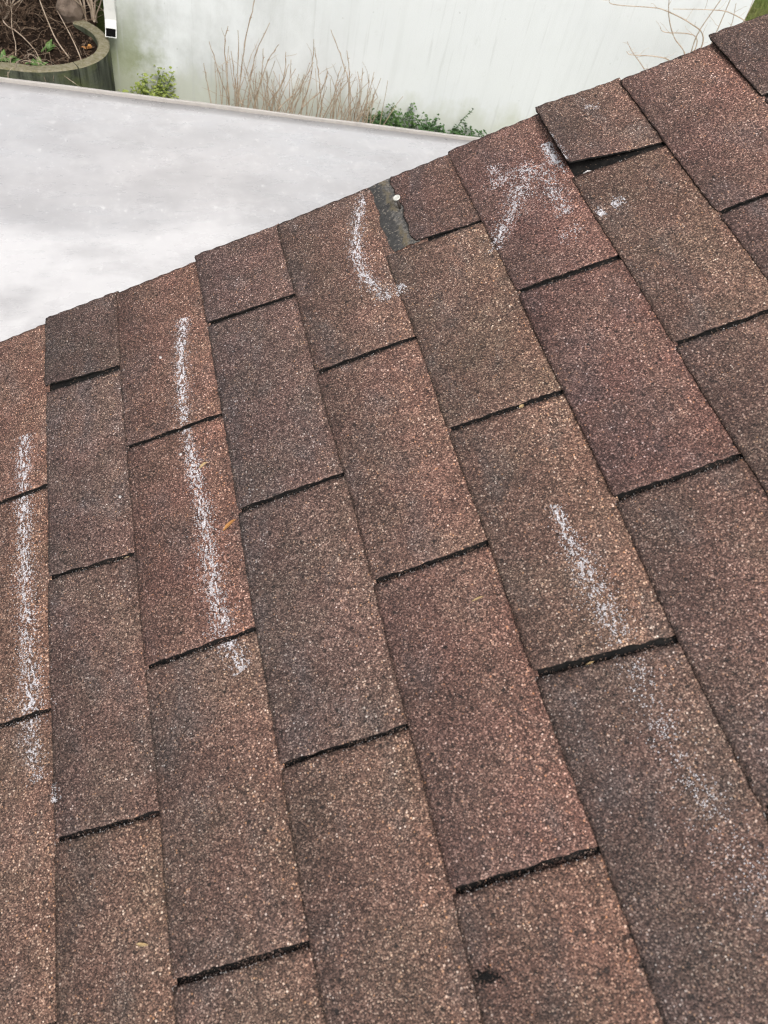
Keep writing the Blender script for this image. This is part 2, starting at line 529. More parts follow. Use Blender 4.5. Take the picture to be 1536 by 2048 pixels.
LIFT = {(0, 0): (.0045, .0060), (2, 0): (.0050, .0025), (6, 0): (.0095, .0185), (8, 0): (.0060, .0015), (4, 2): (.000, .0025), (7, 0): (.0020, .0010), (4, 0): (.0025, .0045), (1, 0): (.0015, .0010), (3, 2): (.0003, .0016), (5, 1): (.001, .0022)}
THICK = .0024


class Tab:
    pass


TABS = []
for c in range(C0, C1 + 1):
    even = c % 2 == 0
    bounds = []
    k = 0
    while True:
        nominal = (.005 if even else .158) + .304 * k
        if nominal > VEND - .05: break
        sl = SLOT_FIX.get((c, k), (nominal + rng.uniform(-.004, .004), nominal + rng.uniform(-.004, .004)))
        bounds.append((sl, SLOTW.get((c, k), rng.uniform(.0050, .0064))))
        k += 1
    rk = RAKE.get(c, -.140 + rng.uniform(-.004, .004))
    for i in range(len(bounds) + 1):
        tb = Tab()
        tb.c, tb.i = c, i
        if i == 0: tb.va = (rk, rk)
        else: tb.va = tuple(s + bounds[i - 1][1] / 2 for s in bounds[i - 1][0])
        if i == len(bounds): tb.vb = (VEND, VEND)
        else: tb.vb = tuple(s - bounds[i][1] / 2 for s in bounds[i][0])
        tb.cut = 0.0
        tb.ext = .004
        if (c, i) == (4, 0): tb.cut = .0435        # lower margin torn off: the strip below lies bare
        if (c, i) == (3, 0): tb.ext = .060
        tb.lift = LIFT.get((c, i), (rng.uniform(0, .0008), rng.uniform(0, .0008)))
        tb.ph = [rng.uniform(0, 6.28) for _ in range(4)]
        TABS.append(tb)


def tab_height(tb, u, v):
    """top of the shingle above the deck"""
    l0 = line(tb.c, v)
    a = (u - l0) / .130
    h = .0040 + .0021 * (1 - min(a, 1.05)) + (0 if a <= 1.05 else -.0002)
    fv = (v - tb.va[0]) / (tb.vb[0] - tb.va[0])
    fv = min(1, max(0, fv))
    k = max(0.0, 1 - a / .95) ** 1.4
    h += (tb.lift[0] + (tb.lift[1] - tb.lift[0]) * fv ** 1.5) * k
    p = tb.ph
    h += .00035 * math.sin(u * 41 + p[0]) * math.sin(v * 23 + p[1]) + .00022 * math.sin(u * 90 + p[2]) * math.sin(v * 61 + p[3])
    if a < .16: h -= .0011 * ((.16 - a) / .16) ** 2          # worn, rounded lower margin
    return h


def tab_geo(tb, nu, nv):
    """grid over the tab; returns verts (local), faces, material ids, margin values"""
    V, F, I, Mg = [], [], [], []
    jr = .0004
    top = []
    for a in range(nu + 1):
        fa = a / nu
        row = []
        for b in range(nv + 1):
            fb = b / nv
            vm = (tb.va[0] + tb.vb[0]) / 2
            vg = tb.va[0] + (tb.vb[0] - tb.va[0]) * fb
            ulo = line(tb.c, vg) + tb.cut
            if tb.cut: ulo += .0016 * math.sin(vg * 70) + .0012 * math.sin(vg * 160)
            uhi = line(tb.c + 1, vg) + tb.ext
            u = ulo + (uhi - ulo) * fa
            lo = tb.va[0] + (tb.va[1] - tb.va[0]) * fa
            hi = tb.vb[0] + (tb.vb[1] - tb.vb[0]) * fa
            v = lo + (hi - lo) * fb
            if a == 0:                                        # ragged lower edge and rubbed corners
                u += rng.uniform(-jr, jr) + .0009 * mnoise.noise(Vector((tb.ph[0] * 9, v * 90, 0)))
                e = min(fb, 1 - fb) * (hi - lo)
                if e < .005: u += (.005 - e) * .25
            if tb.i and b == 0: v += .0017 * mnoise.noise(Vector((u * 55, tb.ph[1] * 7, 0))) + .0009 * mnoise.noise(Vector((u * 260, tb.ph[1] * 7, 9)))
            if b == nv: v += .0017 * mnoise.noise(Vector((u * 55, tb.ph[2] * 7, 4))) + .0009 * mnoise.noise(Vector((u * 260, tb.ph[2] * 7, 13)))
            if b == 0: v += rng.uniform(-jr, jr) + (.0008 * math.sin(u * 260 + tb.ph[0]) if tb.i == 0 else 0)
            if b == nv: v -= rng.uniform(-jr, jr)
            h = tab_height(tb, u, v) + (rng.uniform(-.0003, .0003) if (a in (0,) or b in (0, nv)) else 0)
            row.append(len(V))
            V.append((u, -v, h))
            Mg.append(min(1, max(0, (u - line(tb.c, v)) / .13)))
        top.append(row)
    bot = {}

    def low(idx):
        if idx not in bot:
            bot[idx] = len(V)
            u, y, h = V[idx]
            V.append((u, y, h - THICK))
            Mg.append(Mg[idx])
        return bot[idx]
    for a in range(nu):
        for b in range(nv):
            F.append((top[a][b], top[a][b + 1], top[a + 1][b + 1], top[a + 1][b])[::-1])
            I.append(0)
    ring = [top[0][b] for b in range(nv + 1)] + [top[a][nv] for a in range(1, nu + 1)] + [top[nu][b] for b in range(nv - 1, -1, -1)] + [top[a][0] for a in range(nu - 1, 0, -1)]
    for p, q in zip(ring, ring[1:] + ring[:1]):
        F.append((p, q, low(q), low(p)))
        I.append(1)
    for row in top:
        for q in row: low(q)
    for a in range(nu):
        for b in range(nv):
            F.append((low(top[a][b]), low(top[a][b + 1]), low(top[a + 1][b + 1]), low(top[a + 1][b])))
            I.append(1)
    return V, F, I, Mg


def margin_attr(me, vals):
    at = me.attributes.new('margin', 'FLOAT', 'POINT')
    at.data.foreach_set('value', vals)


# deck
u0, u1 = line(C0, 0) - .01, LINE[C1 + 1] + .01
mb = MB()
VFAR = 5.2
mb.add([(u0, .130, 0), (u1, .130, 0), (u1, -VFAR, 0), (u0, -VFAR, 0), (u0, .130, -.02), (u1, .130, -.02), (u1, -VFAR, -.02), (u0, -VFAR, -.02)],
       [(3, 2, 1, 0), (4, 5, 6, 7), (0, 1, 5, 4), (1, 2, 6, 5), (2, 3, 7, 6), (3, 0, 4, 7)])
roof = mb.build('roof', M_BIT, house)
roof.matrix_local = ROOFM
roof['label'] = 'pitched roof deck covered with brown shingles and marked with chalk'

for tb in TABS:
    near = -2 <= tb.c <= 9 and tb.va[0] < 1.1
    nu, nv = (30, 60) if near else (4, 10)
    if near and tb.i == 0: nu, nv = 34, 60
    V, F, I, Mg = tab_geo(tb, nu, nv)
    o = mesh_obj('shingle', V, F, [M_SH, M_BIT], roof, I)
    o.data.polygons.foreach_set('use_smooth', [k == 0 for k in I])
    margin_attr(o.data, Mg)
    k = TINT.get((tb.c, tb.i))
    if k is None:
        g = rng.uniform(.82, 1.06)
        k = (g * rng.uniform(.98, 1.08), g * rng.uniform(.92, 1.0), g * rng.uniform(.88, 1.0))
    k = [m_ + (x_ - m_) * .74 for x_, m_ in zip(k, (.965, .905, .885))]
    o.color = (*k, 1)
    if (tb.c, tb.i) == (6, 0): o['label'] = 'curled shingle lifted at its corner by the rake edge'
    if (tb.c, tb.i) == (4, 0): o['label'] = 'dark shingle with its lower margin torn away'
    if (tb.c, tb.i) == (0, 0): o['label'] = 'dark grey shingle slightly raised at the roof edge'
    tb.o = o

# the rest of the slope, behind the photographer
mb = MB()
Mg = []
for c in range(C0, C1 + 1):
    v = VEND + .006 + (.15 if c % 2 else 0)
    prev = VEND + .006
    while prev < VFAR - .02:
        v = min(v, VFAR)
        if v - prev > .02:
            l0, l1 = LINE[c], LINE[c + 1] + .004
            b = len(mb.v)
            mb.add([(l0, -prev, .0082), (l1, -prev, .0040), (l1, -v + .008, .0040), (l0, -v + .008, .0082),
                    (l0, -prev, .004), (l1, -prev, -.0002), (l1, -v + .008, -.0002), (l0, -v + .008, .004)],
                   [(3, 2, 1, 0), (4, 5, 6, 7), (0, 1, 5, 4), (1, 2, 6, 5), (2, 3, 7, 6), (3, 0, 4, 7)])
        prev = v
        v += .304
o = mb.build('shingle_field', M_SH, roof)
tag(o, kind='stuff')
margin_attr(o.data, [.5] * len(o.data.vertices))

# bare sealant strip where the lower margin is missing
sv, sf = [], []
NB = 40
t30 = next(t for t in TABS if (t.c, t.i) == (3, 0))
for b in range(NB + 1):
    v = -.137 + (.006 + .137) * b / NB
    for a in range(9):
        fa = a / 8
        ul = .5310 + .0020 * math.sin(v * 55 + 1) + .0014 * math.sin(v * 140) + rng.uniform(-.0004, .0004)
        u = ul + (.570 - ul) * fa
        h = tab_height(t30, min(u, .56), v) + .0010 + (.0008 if 0 < a else -.0008) + .0013 * mnoise.noise(Vector((u * 160, v * 110, 0))) + .0008 * mnoise.noise(Vector((u * 500, v * 400, 0))) + .0016 * math.exp(-((fa - .55) / .12) ** 2) * (1 if v > -.11 else .2)
        sv.append((u, -v, h))
for b in range(NB):
    for a in range(8):
        i = b * 9 + a
        sf.append((i, i + 9, i + 10, i + 1)[::-1])
o = mesh_obj('sealant_strip', sv, sf, M_SEAL, roof, smooth=True)
if o.data.polygons[0].normal.z < 0: o.data.flip_normals()
o['label'] = 'bare dark grey sealant strip beside the popped nail'

# rake drip edge, fascia, back slope, walls
mb = MB()
mb.add([(u0, .134, -.0005), (u1, .134, -.0005), (u1, .100, -.0005), (u0, .100, -.0005), (u0, .134, -.045), (u1, .134, -.045), (u1, .131, -.045), (u0, .131, -.045)],
       [(0, 1, 5, 4), (3, 2, 1, 0), (4, 5, 6, 7)])
o = mb.build('drip_edge', M_TRIM, house); o.matrix_local = ROOFM
mb = MB(); mb.box(((u0 + u1) / 2, .115, -.10), (u1 - u0, .024, .15)); o = mb.build('rake_board', M_WHITE, house); o.matrix_local = ROOFM
mb = MB(); mb.box((u0 - .012, -(VFAR - .13) / 2, -.085), (.024, VFAR + .13, .13)); o = mb.build('eave_board', M_WHITE, house); o.matrix_local = ROOFM
XR, ZR = u1 * CP, u1 * SP
mb = MB()
L2 = 3.6
mb.add([(XR, .130, ZR - .004), (XR + L2 * CP, .130, ZR - L2 * SP), (XR + L2 * CP, -VFAR, ZR - L2 * SP), (XR, -VFAR, ZR - .004),
        (XR, .130, ZR - .04), (XR + L2 * CP, .130, ZR - L2 * SP - .03), (XR + L2 * CP, -VFAR, ZR - L2 * SP - .03), (XR, -VFAR, ZR - .04)],
       [(3, 2, 1, 0), (4, 5, 6, 7), (0, 1, 5, 4), (1, 2, 6, 5), (2, 3, 7, 6), (3, 0, 4, 7)])
o = mb.build('rear_slope', M_SH, house)
margin_attr(o.data, [.5] * 8)
xe = u0 * CP + .25
ze = u0 * SP + .08
xb = XR + L2 * CP - .25
mb = MB()
pent = [(xe, GZ), (xb, GZ), (xb, ZR - L2 * SP + .04), (XR, ZR - .18), (xe, ze - .12)]
for y0, y1 in ((-.12, -.02), (-VFAR + .1, -VFAR + .2)):
    vs = [(x, y0, z) for x, z in pent] + [(x, y1, z) for x, z in pent]
    mb.add(vs, [(0, 1, 2, 3, 4), (9, 8, 7, 6, 5)] + [(i, 5 + i, 5 + (i + 1) % 5, (i + 1) % 5) for i in range(5)])
mb.build('gable_wall', M_BRICK, house)
mb = MB()
mb.box((xe + .05, -VFAR / 2 + .04, (GZ + ze - .12) / 2), (.1, VFAR - .34, ze - .12 - GZ))
mb.box((xb - .05, -VFAR / 2 + .04, (GZ + ZR - L2 * SP) / 2), (.1, VFAR - .34, ZR - L2 * SP - GZ))
mb.build('side_wall', M_BRICK, house)


# ------------------------------------------------------------------ chalk marks on the shingles
def find_tab(u, v):
    for tb in TABS:
        if line(tb.c, v) + tb.cut <= u < line(tb.c + 1, v):
            fa = (u - line(tb.c, v)) / .13
            lo = tb.va[0] + (tb.va[1] - tb.va[0]) * fa
            hi = tb.vb[0] + (tb.vb[1] - tb.vb[0]) * fa
            if lo + .001 < v < hi - .001: return tb
    return None


def chalk(strokes, label):
    """strokes: (points (u, v), half width m, flakes per metre along the stroke [start, end])"""
    V, F = [], []
    for pts, w, dens in strokes:
        path = smooth_path([(p[0], p[1], 0) for p in pts], 12)
        seg = [(path[i], path[i + 1], (path[i + 1] - path[i]).length) for i in range(len(path) - 1)]
        tot = sum(s[2] for s in seg)
        run = 0
        for a, b, ln in seg:
            f = run / tot
            d = dens[0] + (dens[1] - dens[0]) * f
            ww = w[0] + (w[1] - w[0]) * f
            run += ln
            d *= .55 + .9 * abs(mnoise.noise(Vector((a.x * 30, a.y * 30, 5)))) * 1.4
            n = d * ln
            n = int(n) + (1 if rng.random() < n - int(n) else 0)
            side = Vector((-(b - a).y, (b - a).x, 0)).normalized()
            for _ in range(n):
                al, dusty = rng.random(), rng.random() < .16
                ac = rng.gauss(0, ww * (2.1 if dusty else 1.0))
                q = a + (b - a) * al + side * ac
                if not dusty and mnoise.noise(Vector(((run + ln * al) * 110, ac * 420, w[0] * 900))) < -.02: continue
                if mnoise.noise(Vector((q.x * 330, q.y * 330, 1.7))) < -.22: continue
                tb = find_tab(q.x, q.y)
                if tb is None: continue
                h = tab_height(tb, q.x, q.y) + rng.uniform(.0003, .0008)
                r = rng.uniform(.00018, .00062)
                k = rng.choice((4, 5))
                ph = rng.uniform(0, 6.28)
                tx, ty = rng.uniform(-.25, .25), rng.uniform(-.25, .25)
                base = len(V)
                for m in range(k):
                    an = ph + 6.283 * m / k
                    rr = r * rng.uniform(.6, 1.3)
                    dx, dy = rr * math.cos(an), rr * math.sin(an)
                    V.append((q.x + dx, -(q.y + dy), h + dx * tx + dy * ty))
                F.append(tuple(base + m for m in reversed(range(k))))
    if not V: return
    o = mesh_obj('chalk_mark', V, F, M_CHALK, roof)
    o['label'] = label
    o['kind'] = 'stuff'


D = 54000
chalk([([(-.024, .061), (-.026, .139), (-.024, .249), (-.020, .349), (-.017, .414), (-.015, .474)], (.0042, .0062), (1.0 * D, .75 * D)),
       ([(-.015, .474), (-.011, .520), (-.005, .543)], (.0055, .004), (.55 * D, .25 * D)),
       ([(.0135, .552), (.0132, .572)], (.0010, .0022), (.6 * D, .5 * D))], 'long straight white chalk line near the left border')
chalk([([(.229, -.034), (.222, -.002), (.218, .025), (.212, .09), (.210, .147)], (.0034, .0036), (1.1 * D, .85 * D)),
       ([(.210, .147), (.212, .213), (.216, .276), (.217, .333), (.218, .400), (.222, .462)], (.0034, .0058), (.75 * D, .85 * D)),
       ([(.221, .460), (.228, .478), (.237, .502)], (.0048, .0050), (.8 * D, 1.0 * D))], 'long white chalk line ending in a hook, second from left')
chalk([([(.528, -.133), (.504, -.089), (.489, -.033), (.484, .005), (.490, .044), (.506, .077)], (.0032, .0042), (1.2 * D, .85 * D)),
       ([(.506, .077), (.510, .080)], (.002, .002), (1.4 * D, 1.4 * D)),
       ([(.515, .077), (.531, .071)], (.0042, .0035), (.95 * D, .5 * D))], 'curved white chalk bracket beside the bare strip')
chalk([([(.697, -.078), (.692, -.045), (.690, -.030)], (.0042, .006), (.7 * .68 * D, .8 * .68 * D)),
       ([(.690, -.042), (.718, -.044), (.747, -.047)], (.0042, .0045), (.8 * .68 * D, .55 * .68 * D)),
       ([(.743, -.039), (.709, -.007), (.688, .027), (.660, .059), (.657, .075)], (.0055, .0044), (.7 * .68 * D, .95 * .68 * D)),
       ([(.757, -.045), (.752, -.007), (.749, .024), (.749, .064)], (.0065, .0042), (.5 * .68 * D, .85 * .68 * D)),
       ([(.700, -.03), (.735, .0)], (.009, .012), (.35 * .68 * D, .25 * .68 * D)),
       ([(.725, .098), (.746, .095), (.761, .093)], (.005, .005), (.4 * .68 * D, .2 * .68 * D))], 'white chalk arrow head scribbled under the curled shingle')
chalk([([(.782, .085), (.790, .083)], (.0035, .003), (.9 * D, .8 * D)), ([(.802, .080), (.819, .077)], (.0035, .0035), (.7 * D, .6 * D))], 'two short white chalk dabs right of the chalk arrow')
chalk([([(.773, -.078), (.771, -.055), (.773, -.032)], (.0022, .0018), (4.5 * D, 3.5 * D)), ([(.775, -.034), (.776, -.010)], (.002, .003), (.5 * D, .3 * D))], 'short thick chalk stroke along the curled shingle edge')
chalk([([(.839, -.108), (.856, -.098)], (.003, .003), (.22 * D, .2 * D))], 'faint chalk smudge on the curled shingle')
chalk([([(.597, .443), (.595, .485), (.598, .518), (.601, .547)], (.0022, .0062), (.5 * D, .9 * D)),
       ([(.601, .547), (.603, .575), (.602, .603)], (.0062, .0048), (.85 * D, .65 * D)),
       ([(.604, .618), (.606, .640), (.606, .669)], (.008, .008), (.45 * .62 * D, .25 * .62 * D)),
       ([(.606, .669), (.607, .700), (.613, .731), (.616, .754)], (.008, .007), (.30 * .62 * D, .45 * .62 * D)),
       ([(.616, .754), (.621, .787), (.628, .826), (.64, .88)], (.011, .016), (.35 * .62 * D, .15 * .62 * D))], 'broad fading white chalk line at right')


# ------------------------------------------------------------------ small things on the roof
def on_roof(u, v, lift=0.0):
    tb = find_tab(u, v)
    h = tab_height(tb, u, v) if tb else .0005
    return ROOFM @ Vector((u, -v, h + lift))


nail = empty('roofing_nail', ROOFM @ Vector((.5615, .069, .006)))
nail.rotation_euler = (ROOFM.to_3x3() @ Matrix.Rotation(R(4), 3, 'X')).to_euler()
tag(nail, 'popped galvanised nail standing up from the bare strip', 'nail')
mb = MB(); mb.tube([(0, 0, -.004), (0, 0, .0185)], .0019, .0019, 10); mb.build('shank', M_STEEL, nail, True)
mb = MB()
prof = [(.0, .0182), (.0044, .0184), (.0050, .0189), (.0050, .0194), (.0044, .0199), (.0030, .0199), (.0024, .0194), (.0, .0194)]
vs, fs = [], []
for r_, z_ in prof:
    for k in range(20): vs.append((r_ * math.cos(k * .31416), r_ * math.sin(k * .31416), z_))
for i in range(len(prof) - 1):
    for k in range(20): fs.append((i * 20 + k, i * 20 + (k + 1) % 20, (i + 1) * 20 + (k + 1) % 20, (i + 1) * 20 + k))
mb.add(vs, fs); mb.build('nail_head', M_GALV, nail)

for (u, v, s, lab) in ((.188, .023, .0021, 'tiny white pebble left of the hooked chalk line, topmost'), (.199, .197, .0019, 'tiny white pebble close beside the hooked chalk line'), (.112, .225, .0019, 'tiny white pebble on the shingle between the two left chalk lines')):
    bm = bmesh.new(); bmesh.ops.create_icosphere(bm, subdivisions=2, radius=s)
    for p in bm.verts: p.co *= 1 + .35 * mnoise.noise(p.co * 600 + Vector((u * 50, 0, 0))); p.co.z *= .7
    me = bpy.data.meshes.new('pebble'); bm.to_mesh(me); bm.free(); me.materials.append(M_PEB)
    o = bpy.data.objects.new('pebble', me); COL.objects.link(o); o.location = on_roof(u, v, .0008)
    tag(o, lab, 'pebble', 'tiny pebbles on the shingles')


def husk(u, v, ang, ln, wd, mat, lab, lift=.0012):
    m = MB()
    d = Vector((math.cos(ang), math.sin(ang), .05))
    m.leaf(-d * ln * .5, d, (0, 0, 1), ln, wd, .35)
    o = m.build('leaf_fragment', mat)
    sol = o.modifiers.new('thick', 'SOLIDIFY'); sol.thickness = .0004
    o.matrix_world = Matrix.Translation(on_roof(u, v, lift)) @ ROOFM
    tag(o, lab, 'leaf fragment', 'dry leaf fragments on the shingles')


husk(.226, .226, .45, .013, .0035, M_HUSK, 'small curled straw leaf fragment beside the hooked chalk line')
husk(.247, .323, .50, .021, .0045, M_ORANGE, 'orange brown leaf fragment right of the hooked chalk line')
husk(.605, .313, .5, .008, .004, M_HUSK, 'pale husk caught in a dark slot above the broad chalk line', .003)
husk(.567, .612, .35, .014, .003, M_HUSK, 'straw husk lying in the wide slot under the broad chalk line', .003)
husk(.101, .726, -.3, .013, .0028, M_HUSK, 'pale straw leaf fragment near the lower left of the roof')
husk(.112, .315, .5, .010, .003, M_HUSK, 'thin straw scrap at the slot between the two left chalk lines', .003)
husk(.797, .0065, .45, .018, .006, M_PEB, 'small pale scrap in the gap under the curled shingle', .003)
husk(.491, .514, .1, .013, .0016, M_HUSK, 'thin straw needle on a brown shingle near the middle')
def bits(name, items, mat, parent):
    """small faceted grains: (u, v, height, radius)"""
    V, F = [], []
    for u, v, h, r in items:
        b = len(V)
        q = [Vector(d) * r * rng.uniform(.6, 1.25) for d in ((1, 0, 0), (-1, 0, 0), (0, 1, 0), (0, -1, 0), (0, 0, .8), (0, 0, -.8))]
        m_ = Matrix.Rotation(rng.uniform(0, 6.28), 3, Vector((rng.gauss(0, 1), rng.gauss(0, 1), rng.gauss(0, 1)))) 
        V += [Vector((u, -v, h)) + m_ @ p for p in q]
        F += [tuple(b + k for k in f) for f in ((0, 2, 4), (2, 1, 4), (1, 3, 4), (3, 0, 4), (2, 0, 5), (1, 2, 5), (3, 1, 5), (0, 3, 5))]
    return mesh_obj(name, V, F, mat, parent)


dark = []
for _ in range(520):
    an, rr = rng.uniform(0, 6.283), abs(rng.gauss(0, .55))
    u, v = .400 + .0105 * rr * math.cos(an) * (1 + .5 * math.sin(3 * an)), .825 + .0075 * rr * math.sin(an) * (1 + .4 * math.cos(2 * an))
    tb = find_tab(u, v)
    if tb: dark.append((u, v, tab_height(tb, u, v) + .0002, rng.uniform(.0005, .0012)))
o = bits('tar_blob', dark, M_BIT, None)
o.matrix_world = ROOFM
tag(o, 'small black tar smear on the nearest shingles at bottom', 'tar smear')

# loose granules washed into the slots and against the lower edges
lo, pa = [], []
for tb in TABS:
    if not (-2 <= tb.c <= 9 and tb.va[0] < 1.1): continue
    if tb.i:                                       # the slot on this tab's rake side
        ln_ = .128
        near = max(0, (tb.va[0] - .2) / .6)
        for _ in range(int(130 + 420 * near)):
            fa = rng.random()
            u = line(tb.c, tb.va[0]) + ln_ * fa
            v = tb.va[0] + (tb.va[1] - tb.va[0]) * fa - abs(rng.gauss(0, .0028)) + .0005
            lo.append((u, v, rng.uniform(.0006, .0012), rng.uniform(.0004, .0009)))
        for _ in range(int(30 + 60 * near)):
            fa = min(1, max(0, rng.gauss(.5, .3)))
            u = line(tb.c, tb.va[0]) + ln_ * fa
            v = tb.va[0] + (tb.va[1] - tb.va[0]) * fa + rng.gauss(.0002, .0009)
            pa.append((u, v, tab_height(tb, u, v) - .0002 + rng.uniform(-.001, .0004), rng.uniform(.0003, .0007)))
    for _ in range(60):
        v = rng.uniform(tb.va[0] + .004, tb.vb[0] - .004)
        u = line(tb.c, v) - abs(rng.gauss(0, .0022)) - .0004
        t2 = find_tab(u, v)
        if t2: lo.append((u, v, tab_height(t2, u, v) + .0003, rng.uniform(.0004, .0009)))
o = bits('loose_granules', lo, M_SH, roof); tag(o, kind='stuff'); margin_attr(o.data, [.7] * len(o.data.vertices))
o = bits('pale_grit', pa, M_PEB, roof); tag(o, kind='stuff')

# ------------------------------------------------------------------ pale flat roof of the patio cover
PZ = -1.3


def edge_y(x): return 3.2409 - .17954 * x


patio = empty('patio_cover', (0, 0, GZ))
tag(patio, 'pale grey flat patio roof with a raised metal edge', 'patio cover')
XL, XRR = -4.2, 4.4
th = math.atan(-.17954)
ED = Vector((math.cos(th), math.sin(th), 0))
EN = Vector((-ED.y, ED.x, 0))
pv, pf = [], []
nx, ny = 70, 36
for j in range(ny + 1):
    for i in range(nx + 1):
        x = XL + (XRR - XL) * i / nx
        y = .16 + (edge_y(x) - .16) * j / ny
        z = PZ - .022 + .0045 * mnoise.noise(Vector((x * .9, y * .9, 0))) + .002 * mnoise.noise(Vector((x * 3, y * 3, 4)))
        pv.append((x, y, z - GZ))
for j in range(ny):
    for i in range(nx):
        a = j * (nx + 1) + i
        pf.append((a, a + 1, a + nx + 2, a + nx + 1))
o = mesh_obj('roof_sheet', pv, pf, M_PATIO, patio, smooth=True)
sol = o.modifiers.new('thick', 'SOLIDIFY'); sol.thickness = .012; sol.offset = -1


def along(x): return Vector((x, edge_y(x), 0))


def strip(name, prof, mat, xs, par=patio, jit=0):
    """profile (across, height) swept along the far edge"""
    vs, fs = [], []
    k = len(prof)
    for x in xs:
        j = rng.uniform(-jit, jit)
        for a, h in prof: vs.append(along(x) + EN * a + Vector((0, 0, PZ + h - GZ + j)))
    for i in range(len(xs) - 1):
        for q in range(k):
            fs.append((i * k + q, i * k + (q + 1) % k, (i + 1) * k + (q + 1) % k, (i + 1) * k + q)[::-1])
    fs.append(tuple(range(k)))
    fs.append(tuple(reversed(range((len(xs) - 1) * k, len(xs) * k))))
    return mesh_obj(name, vs, fs, mat, par)


xs = [XL + (XRR - XL) * i / 60 for i in range(61)]
strip('edge_trim', [(-.010, -.026), (-.009, -.006), (-.008, -.005), (.003, -.005), (.005, -.007), (.005, -.075), (.002, -.075), (.001, -.026)], M_TRIM, xs, jit=.0012)
strip('fascia_beam', [(-.06, -.20), (-.06, -.045), (-.002, -.045), (-.002, -.20)], M_WHITE, [XL, XRR])
for x in (XL + .1, -1.5, 1.4, XRR - .1):
    mb = MB(); p = along(x) - EN * .031; mb.box((p.x, p.y, (PZ - .2 - GZ) / 2), (.057, .057, PZ - .2 - GZ), Matrix.Rotation(th, 3, 'Z'))
    mb.build('post', M_WHITE, patio)
mb = MB(); mb.box(((XL + XRR) / 2, .06, PZ - .09 - GZ), (XRR - XL, .15, .1)); mb.build('ledger_board', M_WHITE, patio)

# ------------------------------------------------------------------ the white building behind
WO = Vector((.1176, 6.7312, GZ))            # its left corner at ground level
WD, WN = Vector((math.cos(R(-9.86)), math.sin(R(-9.86)), 0)), Vector((math.sin(R(9.86)), math.cos(R(9.86)), 0))
WLEN, WDEP, WH = 5.556, 6.0, 4.9


def wallp(s, z, off=0.0):
    """s along the wall from the middle reference, z above ground, off in front of the wall"""
    return WO + WD * (s + 1.1577) - WN * off + Vector((0, 0, z))


bld = empty('building', WO)
bld.rotation_euler = (0, 0, R(-9.86))
tag(bld, 'white rendered building wall with green stains at its base', 'building')
mb = MB()
nxw, nzw = 80, 60
vs, fs = [], []
for j in range(nzw + 1):
    for i in range(nxw + 1):
        x, z = WLEN * i / nxw, WH * j / nzw
        vs.append((x, .006 * mnoise.noise(Vector((x * 1.1, 0, z * 1.1))) * (0 if i in (0, nxw) else 1), z))
for j in range(nzw):
    for i in range(nxw):
        a = j * (nxw + 1) + i
        fs.append((a, a + 1, a + nxw + 2, a + nxw + 1))
mb.add(vs, fs)
mb.add([(0, 0, 0), (0, WDEP, 0), (0, WDEP, WH), (0, 0, WH)], [(0, 3, 2, 1)])
mb.add([(WLEN, 0, 0), (WLEN, WDEP, 0), (WLEN, WDEP, WH), (WLEN, 0, WH)], [(0, 1, 2, 3)])
mb.add([(0, WDEP, 0), (WLEN, WDEP, 0), (WLEN, WDEP, WH), (0, WDEP, WH)], [(0, 3, 2, 1)])
mb.build('wall', M_WALL, bld)
mb = MB(); mb.box((WLEN / 2, WDEP / 2, WH + .06), (WLEN + .3, WDEP + .3, .12)); mb.build('roof', M_BRICK, bld)
# rectangular downspout at the left corner, ending in a kicked-out shoe
dx = .050
zend = .665
mb = MB(); mb.box((dx, -.045, (zend + .12 + WH) / 2), (.088, .07, WH - zend - .12)); dsp = mb.build('downspout', M_WHITE, bld)
mb = MB()
a, b = .046, .036
secs = [(-.046, zend + .16, 0), (-.052, zend + .10, 25), (-.085, zend + .035, 42), (-.130, zend, 50)]
vs = []
for y, z, an in secs:
    c_, s_ = math.cos(R(an)), math.sin(R(an))
    for sx, sy in ((-1, -1), (1, -1), (1, 1), (-1, 1)): vs.append((dx + sx * a, y + sy * b * c_, z + sy * b * s_))
fs = [(i * 4 + k, i * 4 + (k + 1) % 4, (i + 1) * 4 + (k + 1) % 4, (i + 1) * 4 + k) for i in range(3) for k in range(4)]
mb.add(vs, fs); mb.build('downspout_shoe', M_WHITE, bld)
q = [Vector(p) for p in vs[12:16]]
cc = sum(q, Vector()) / 4
nn = (q[1] - q[0]).cross(q[2] - q[1]).normalized()
if nn.y > 0: nn = -nn
mb = MB(); mb.add([cc + (p - cc) * .86 + nn * .003 for p in q], [(0, 1, 2, 3)])  # flat black cap over the mouth, painted in place of the shade inside
mb.build('downspout_shade_cap', M_BLACK, bld)

# ------------------------------------------------------------------ raised bed with a curved concrete edge
planter = empty('planter', (-.45, 6.5, GZ))
tag(planter, 'curved mossy concrete planting bed filled with soil', 'planter')
PO = planter.location
RIM = -2.7
rimpath = smooth_path([(-3.6, 6.05, 0), (-2.2, 6.16, 0), (-1.3, 6.17, 0), (-.73, 6.13, 0), (-.45, 6.10, 0), (-.16, 6.18, 0), (.01, 6.33, 0), (.075, 6.52, 0), (.045, 6.72, 0), (-.05, 6.86, 0), (-.14, 6.92, 0)], 8)


